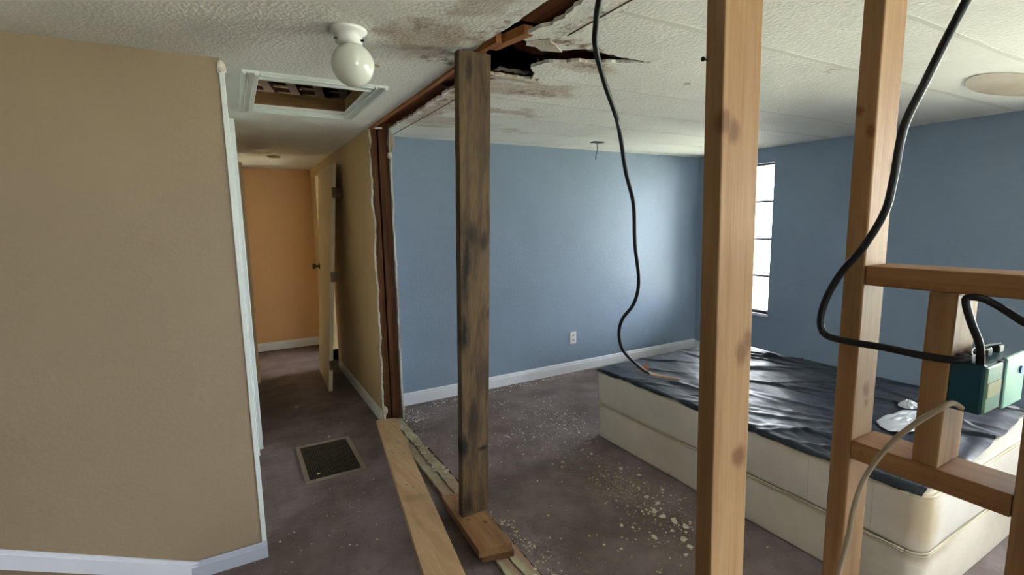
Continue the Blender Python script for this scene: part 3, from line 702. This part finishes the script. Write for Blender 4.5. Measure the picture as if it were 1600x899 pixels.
# ------------------------------------------------------------------ cables
RC = [(1.04, .24, 2.19), (1.04, .30, 2.0), (1.04, .366, 1.835), (1.04, .389, 1.78), (1.04, .412, 1.72), (1.04, .437, 1.651), (1.04, .446, 1.563), (1.04, .455, 1.507), (1.04, .485, 1.442), (1.04, .521, 1.39), (1.04, .546, 1.336), (1.04, .555, 1.289), (1.04, .544, 1.260), (1.045, .506, 1.253), (1.055, .445, 1.252), (1.06, .39, 1.249), (1.066, .345, 1.250), (1.088, .332, 1.252)]
rc = obj('power_cable', tube(bmesh.new(), RC, .0068, 12), M_blk, origin='base', smooth=True)
finish(rc, 'thick black cable sweeping down across the stud into the electrical box', 'cable')
C2 = [(1.092, .317, 1.238), (1.082, .318, 1.279), (1.072, .330, 1.321), (1.070, .338, 1.352), (1.072, .335, 1.3600), (1.076, .322, 1.3600), (1.080, .308, 1.3535), (1.082, .290, 1.342), (1.072, .266, 1.329), (1.068, .22, 1.305), (1.06, .1, 1.22), (1.05, -.1, 1.05), (1.04, -.3, .6), (1.03, -.4, .01)]
c2 = obj('power_cable', tube(bmesh.new(), C2, .0060, 12), M_blk, origin='base', smooth=True)
finish(c2, 'short black cable looping from the box up under the upper rail', 'cable')
M_romex = paint('dirty_white_cable', (182, 172, 150), .1, .45, 30, .05, .002, .4, c2=(150, 135, 112))
RX = [(1.088, .330, 1.160), (1.066, .340, 1.174), (1.055, .352, 1.163), (1.052, .384, 1.125), (1.052, .416, 1.078), (1.052, .444, 1.021), (1.052, .463, .966), (1.05, .473, .905), (1.05, .478, .846), (1.05, .491, .753), (1.048, .51, .55), (1.045, .52, .3), (1.03, .50, .04), (1.0, .40, .008), (.98, .2, .008)]
rx = obj('flat_cable', tube(bmesh.new(), RX, 0, 12, flat=(.0100, .0060, (-1, 0, .15))), M_romex, origin='base', smooth=True)
finish(rx, 'flat off-white cable curving down from the electrical box over the rail', 'cable')
LC = [(.99, 1.16, 2.24), (1.025, 1.25, 2.16), (1.073, 1.324, 2.12), (1.109, 1.369, 2.07), (1.232, 1.467, 1.995), (1.352, 1.543, 1.908), (1.473, 1.652, 1.86), (1.611, 1.764, 1.715), (1.77, 1.881, 1.574), (1.841, 1.942, 1.377), (1.932, 2.004, 1.161), (1.955, 2.065, 1.025), (1.926, 2.127, .926), (1.959, 2.188, .815), (2.057, 2.25, .689), (2.21, 2.268, .560), (2.285, 2.26, .508)]
lc = obj('power_cable', tube(bmesh.new(), LC, .0098, 12), M_blk, origin='base', smooth=True)
finish(lc, 'long black cable hanging from the ceiling down onto the plastic covered mattress', 'cable')
M_copper = paint('tan_stripped_wire', (186, 150, 124), .1, .4, 30, .05, .002, .4)
obj('stripped_end', tube(bmesh.new(), [(2.28, 2.262, .512), (2.31, 2.235, .500), (2.35, 2.165, .496), (2.365, 2.12, .500), (2.375, 2.09, .497)], lambda t: .0105-.004*t, 10), M_copper, lc, smooth=True)
bm = bmesh.new()
for k in range(9):
    a = k*2.4; L = .03+.035*random.random()
    d = Vector((math.cos(a)*L, math.sin(a)*L, .02+.03*random.random()))
    c0 = Vector((2.275, 2.30, .505)); e_ = c0+d; s_ = Vector((-d.y, d.x, 0)).normalized()*.010
    hexa(bm, [tuple(c0-s_), tuple(c0+s_), tuple(e_+s_*.3), tuple(e_-s_*.3)]+[tuple(v+Vector((0, 0, .003))) for v in (c0-s_, c0+s_, e_+s_*.3, e_-s_*.3)])
obj('frayed_wrap', bm, paint('rust_paper', (166, 104, 62), .2, .9, 40, .3, .005, .2), lc)

# ------------------------------------------------------------------ mattress and box spring
MX0, MX1, MY0, MY1 = 2.12, 3.50, .715, 2.61
def fabric(name, c, c2, blobs, bcol, quilt=False):
    t = NT(name); col = t.mix(t.rng(t.noise(2.5, 4, .6), .3, .7), lin(c), lin(c2))
    if blobs: col = t.mix(t.blobs(blobs, .04, 9, .8), col, lin(bcol))
    h = t.noise(1.0, 3, .6, t.scale((30, 30, 260)))
    n = t.bump(h, .25, .004)
    if quilt:
        br = t.n.new('ShaderNodeTexBrick'); br.inputs['Scale'].default_value = 1; br.inputs['Mortar Size'].default_value = .02
        br.inputs['Color1'].default_value = br.inputs['Color2'].default_value = (1, 1, 1, 1); br.inputs['Mortar'].default_value = (0, 0, 0, 1)
        t.link(t.scale((7, 1, 9), rot=(0, 0, 0)), br.inputs['Vector'])
        n = t.bump(br.outputs['Color'], .3, .006, n)
    return t.out(col, .9, n, .15)
def soft_box(x0, x1, y0, y1, z0, z1, rad, seed, amp=.006, rv=.03):
    bm = bmesh.new(); nx, ny, nz = 28, 36, 8
    box(bm, x0, x1, y0, y1, z0, z1)
    # round the vertical corners a lot and the horizontal edges a little
    ve = [e for e in bm.edges if abs(e.verts[0].co.z-e.verts[1].co.z) > .01]
    bmesh.ops.bevel(bm, geom=ve, offset=rad, segments=6, affect='EDGES', profile=.5)
    he = [e for e in bm.edges if abs(e.verts[0].co.z-e.verts[1].co.z) < 1e-4 and len([f_ for f_ in e.link_faces if abs(f_.normal.z) > .9]) == 1]
    bm.normal_update()
    he = [e for e in bm.edges if len(e.link_faces) == 2 and {round(abs(f_.normal.z)) for f_ in e.link_faces} == {0, 1}]
    bmesh.ops.bevel(bm, geom=he, offset=rv, segments=4, affect='EDGES', profile=.5)
    long_ = [e for e in bm.edges if e.calc_length() > .5]
    bmesh.ops.subdivide_edges(bm, edges=long_, cuts=24, use_grid_fill=True)
    for v in bm.verts:
        n = noise.noise(Vector((v.co.x*3, v.co.y*3, v.co.z*7+seed)))
        out = Vector((v.co.x-(x0+x1)/2, v.co.y-(y0+y1)/2, 0)); 
        if out.length: out.normalize()
        v.co += out*n*amp
    return bm
mt = empty('mattress', (2.81, 1.66, .235), 'old off-white mattress on top of the box spring, stained at its near corner', 'mattress')
Mf = fabric('mattress_fabric', (206, 202, 190), (196, 190, 178), [(-.66, -.95, .15, .12, .16, .22, .6), (-.6, -.5, .22, .3, .4, .02, .3)], (176, 152, 100), True)
obj('mattress_body', soft_box(MX0, MX1, MY0, MY1, .240, .474, .06, 1, .006, .022), Mf, mt, smooth=True)
def rounded(z, o_, rad=.06):
    P = []
    for (cx_, cy_, a0) in ((MX0+rad, MY0+rad, 180), (MX1-rad, MY0+rad, 270), (MX1-rad, MY1-rad, 0), (MX0+rad, MY1-rad, 90)):
        for k in range(7):
            a = math.radians(a0+15*k); P.append((cx_+(rad+o_)*math.cos(a), cy_+(rad+o_)*math.sin(a), z))
    return P+[P[0]]
def piping(z, o_, rad, seed):
    pts = []
    P = rounded(z, o_)
    for a, b in zip(P, P[1:]):
        n = max(1, int(math.dist(a, b)/.08))
        for k in range(n):
            q = [a[i]+(b[i]-a[i])*k/n for i in range(3)]; q[2] += .004*noise.noise(Vector((q[0]*3, q[1]*3, seed))); pts.append(q)
    pts.append(pts[0]); return tube(bmesh.new(), pts, rad, 6, n=2)
Mp = fabric('piping_fabric', (206, 198, 172), (180, 168, 140), None, None)
obj('piping', piping(.466, -.004, .006, 1), Mp, mt, smooth=True)
obj('piping', piping(.243, -.001, .0035, 4), Mp, mt, smooth=True)
bs = empty('box_spring', (2.81, 1.66, 0), 'off-white box spring standing on the floor under the mattress', 'box spring')
Mb = fabric('box_spring_fabric', (206, 200, 184), (190, 182, 166), [(-.62, -.93, .22, .25, .1, .05, .5)], (150, 128, 96))
obj('box_spring_body', soft_box(MX0+.004, MX1-.004, MY0+.004, MY1-.004, 0.0, .237, .06, 6, .005, .015), Mb, bs, smooth=True)
obj('piping', piping(.232, -.003, .003, 7), Mp, bs, smooth=True)
# black plastic sheet
def sheet():
    random.seed(21); bm = bmesh.new(); NX, NY = 150, 200; gr = []
    folds = []
    for k in range(46):
        cx_, cy_ = random.uniform(2.1, 3.5), random.uniform(.7, 2.6)
        a = math.radians(random.gauss(-62, 16)); L = random.uniform(.15, .55); w_ = random.uniform(.006, .022); h_ = random.uniform(.004, .016)
        folds.append((cx_, cy_, math.cos(a), math.sin(a), L, w_, h_))
    for j in range(NY+1):
        row = []
        for i in range(NX+1):
            x = MX0-.006+(MX1-MX0+.0)*i/NX
            near = .735+.02*noise.noise(Vector((x*7, 0, 2)))+max(0, x-2.45)*.07
            far = MY1+.004+.01*noise.noise(Vector((x*8, 5, 1)))
            y = near+(far-near)*j/NY
            z = .487+.006*noise.noise(Vector((x*5, y*3, 0)))+.004*noise.noise(Vector((x*14, y*7, 3)))
            for (cx_, cy_, ca, sa, L, w_, h_) in folds:
                dx, dy = x-cx_, y-cy_; s_ = dx*ca+dy*sa
                if abs(s_) > L: continue
                d = -dx*sa+dy*ca+.02*math.sin(s_*7)
                if abs(d) < w_*3: z += h_*math.exp(-(d/w_)**2)*(1-(s_/L)**2)
            # tension folds near the near-left corner fanning toward the far side
            an = math.atan2(y-.70, x-2.10); rr = math.hypot(y-.7, x-2.1)
            z += .004*math.sin(an*60)*math.exp(-rr/.7)*min(1, rr/.15)
            e = min(x-(MX0-.006), 0.03)/.03
            z -= (1-e)**2*(.016+.010*noise.noise(Vector((y*6, 9, 0))))
            ef = min(far-y, .03)/.03; z -= (1-ef)**2*.012
            row.append(bm.verts.new((x, y, max(z, .462 if (e < .99 or ef < .99) else .4765))))
        gr.append(row)
    for j in range(NY):
        for i in range(NX): bm.faces.new((gr[j][i], gr[j][i+1], gr[j+1][i+1], gr[j+1][i]))
    return bm
t = NT('black_plastic_film')
nb_ = t.bump(t.noise(1.0, 4, .6, t.scale((26, 9, 20), rot=(0, 0, .45))), .35, .012)
M_film = t.out(t.mix(t.noise(3, 3), lin((22, 30, 40)), lin((30, 36, 46))), t.rng(t.noise(6, 3), .3, .7, .36, .55), nb_, .4)
ps = obj('plastic_sheet', sheet(), M_film, origin='base', smooth=True)
finish(ps, 'wrinkled black plastic sheet spread over the mattress top', 'plastic sheet')
def crumple(name, c, sx, sy, hgt, seed, label, m):
    bm = bmesh.new(); N = 34; gr = []
    for i in range(N+1):
        row = []
        for j in range(N+1):
            a, b = i/N*2-1, j/N*2-1; rr = math.hypot(a, b); s_ = 1/max(1, rr/1.0) if rr > 1 else 1
            a *= s_; b *= s_; rr = min(1, rr)
            z = hgt*(1-rr**3)*(.5+.7*abs(noise.noise(Vector((a*2, b*5+a*2, seed))))+.5*abs(noise.noise(Vector((a*5, b*14, seed)))))+.003
            k = 1+.2*noise.noise(Vector((a*2, b*2, seed+5)))
            row.append(bm.verts.new((c[0]+a*sx*k, c[1]+b*sy*k, c[2]+z)))
        gr.append(row)
    for i in range(N):
        for j in range(N): bm.faces.new((gr[i][j], gr[i+1][j], gr[i+1][j+1], gr[i][j+1]))
    o = obj(name, bm, m, origin='base', smooth=True); return finish(o, label, 'plastic wrap')
M_clear = paint('milky_plastic_wrap', (190, 193, 200), .05, .35, 60, .3, .01, .7, c2=(140, 145, 155))
crumple('plastic_wrap', (2.82, 1.06, .493), .21, .09, .02, 3, 'crumpled milky plastic wrap lying on the black sheet behind the lower rail', M_clear)
crumple('plastic_wrap', (3.05, 1.15, .493), .06, .045, .028, 8, 'small round white plastic piece behind the short stud', M_clear)

# ------------------------------------------------------------------ debris
random.seed(5)
M_chip = paint('paint_flake', (206, 200, 182), .1, .8, 40, .2, .004, .2, c2=(170, 160, 130))
def flake_bm(s, seed, z=0.0):
    n = random.randint(6, 9); P = []
    for k in range(n):
        a = 2*math.pi*k/n+random.uniform(-.25, .25); rr = s*random.uniform(.55, 1.1)
        P.append((rr*math.cos(a)*1.15, rr*math.sin(a)*.85))
    bm = bmesh.new(); lo = [bm.verts.new((x, y, 0)) for x, y in P]; hi = [bm.verts.new((x*.95, y*.95, .003+.0015*random.random())) for x, y in P]
    bm.faces.new(lo); bm.faces.new(hi)
    for k in range(n): bm.faces.new((lo[k], lo[(k+1) % n], hi[(k+1) % n], hi[k]))
    return bm
big = [(1.793, 1.717), (1.792, 1.660), (1.812, 1.60), (1.826, 1.545), (1.633, 1.563), (1.74, 1.482), (1.852, 1.835), (1.943, 2.141), (1.743, 1.554), (1.562, 1.711), (1.912, 2.384), (1.981, 2.028), (1.72, 1.43), (1.86, 1.76), (1.66, 1.40), (1.98, 1.84)]
sz = [.020, .022, .026, .019, .018, .020, .015, .014, .012, .012, .012, .013, .014, .014, .012, .012]
for (x, y), s in zip(big, sz):
    o = obj('paint_flake', flake_bm(s, x), M_chip); o.location = (x, y, .0008); o.rotation_euler = (0, 0, random.uniform(0, 6))
    finish(o, 'pale paint flake lying on the dark floor beside the box spring', 'paint flake', 'larger paint flakes beside the box spring')
proto = []
def crumbs(name, clusters, m, label, smin=.002, smax=.007):
    bm = bmesh.new()
    for (cx_, cy_, sx, sy, n) in clusters:
        for k in range(n):
            x, y = random.gauss(cx_, sx), random.gauss(cy_, sy)
            if y > 3.85 or (x > 2.1 and y < 2.64) or (x < 1.04 and y > 1.0 and x > .78): continue
            s = random.uniform(smin, smax)*(.6+random.random()**2); a0 = random.uniform(0, 6); h_ = s*random.uniform(.2, .6)
            P = [(x+s*random.uniform(.6, 1.1)*math.cos(a0+i*1.57), y+s*random.uniform(.5, 1.1)*math.sin(a0+i*1.57)) for i in range(4)]
            lo = [bm.verts.new((px, py, .0006)) for px, py in P]; hi = [bm.verts.new((px*.7+x*.3, py*.7+y*.3, .0006+h_)) for px, py in P]
            bm.faces.new(hi); bm.faces.new(lo)
            for i in range(4): bm.faces.new((lo[i], lo[(i+1) % 4], hi[(i+1) % 4], hi[i]))
    o = obj(name, bm, m); finish(o, label, 'debris'); o['kind'] = 'stuff'; return o
crumbs('plaster_crumbs', [(2.0, 3.05, .16, .22, 190), (1.75, 2.8, .2, .15, 90), (2.0, 2.6, .1, .12, 50), (1.9, 3.4, .25, .15, 60), (1.12, 3.62, .06, .10, 110), (2.1, 3.79, .7, .03, 230), (1.35, 3.72, .25, .06, 80), (1.3, 2.8, .2, .5, 30), (1.1, 3.3, .05, .2, 40)], paint('white_plaster_grit', (215, 213, 210), .05, .85, 20, 0, 0, .2), 'scatter of white plaster crumbs on the floor below the blue wall')
crumbs('paint_crumbs', [(1.82, 2.05, .10, .25, 230), (1.75, 1.62, .12, .12, 110), (1.7, 1.35, .2, .1, 50), (1.5, 1.7, .25, .25, 40), (1.08, 1.75, .03, .22, 120), (1.1, 1.4, .06, .2, 60), (1.98, 1.7, .05, .2, 30)], paint('yellowish_grit', (196, 186, 150), .1, .85, 20, 0, 0, .2), 'yellowish paint crumbs on the dark floor left of the box spring', .0025, .007)
crumbs('hallway_crumbs', [(.4, 2.4, .25, .3, 45), (.45, 2.75, .2, .15, 20), (.4, 3.7, .2, .3, 22), (.15, 2.35, .1, .1, 14), (.6, 4.1, .15, .2, 8)], M_chip, 'few small pale crumbs scattered on the hallway floor', .002, .006)
bm = bmesh.new()
for k in range(150):
    y = random.uniform(1.2, 3.5); x = random.gauss(.985, .03) if y > 2.3 else random.choice((random.gauss(.99, .02), random.gauss(.92, .03)))
    if x < .905 or x > 1.02: continue
    if y < 2.34 and y > 1.7: continue
    s = random.uniform(.003, .010); box(bm, x-s, x+s, y-s*.8, y+s*.8, .0205, .0205+s*.6)
o = obj('plate_crumbs', bm, M_gyp); finish(o, 'plaster crumbs lying on the worn pale floor plate', 'debris'); o['kind'] = 'stuff'
o = obj('paint_flake', flake_bm(.011, 2), M_chip); o.location = (.343, 3.03, .0072); finish(o, 'white chip lying on the floor grille', 'paint flake')
o = obj('paint_flake', flake_bm(.016, 2), M_chip); o.location = (.36, 4.32, .0008); finish(o, 'pale scrap on the dark hallway floor in front of the leaning door', 'paint flake')
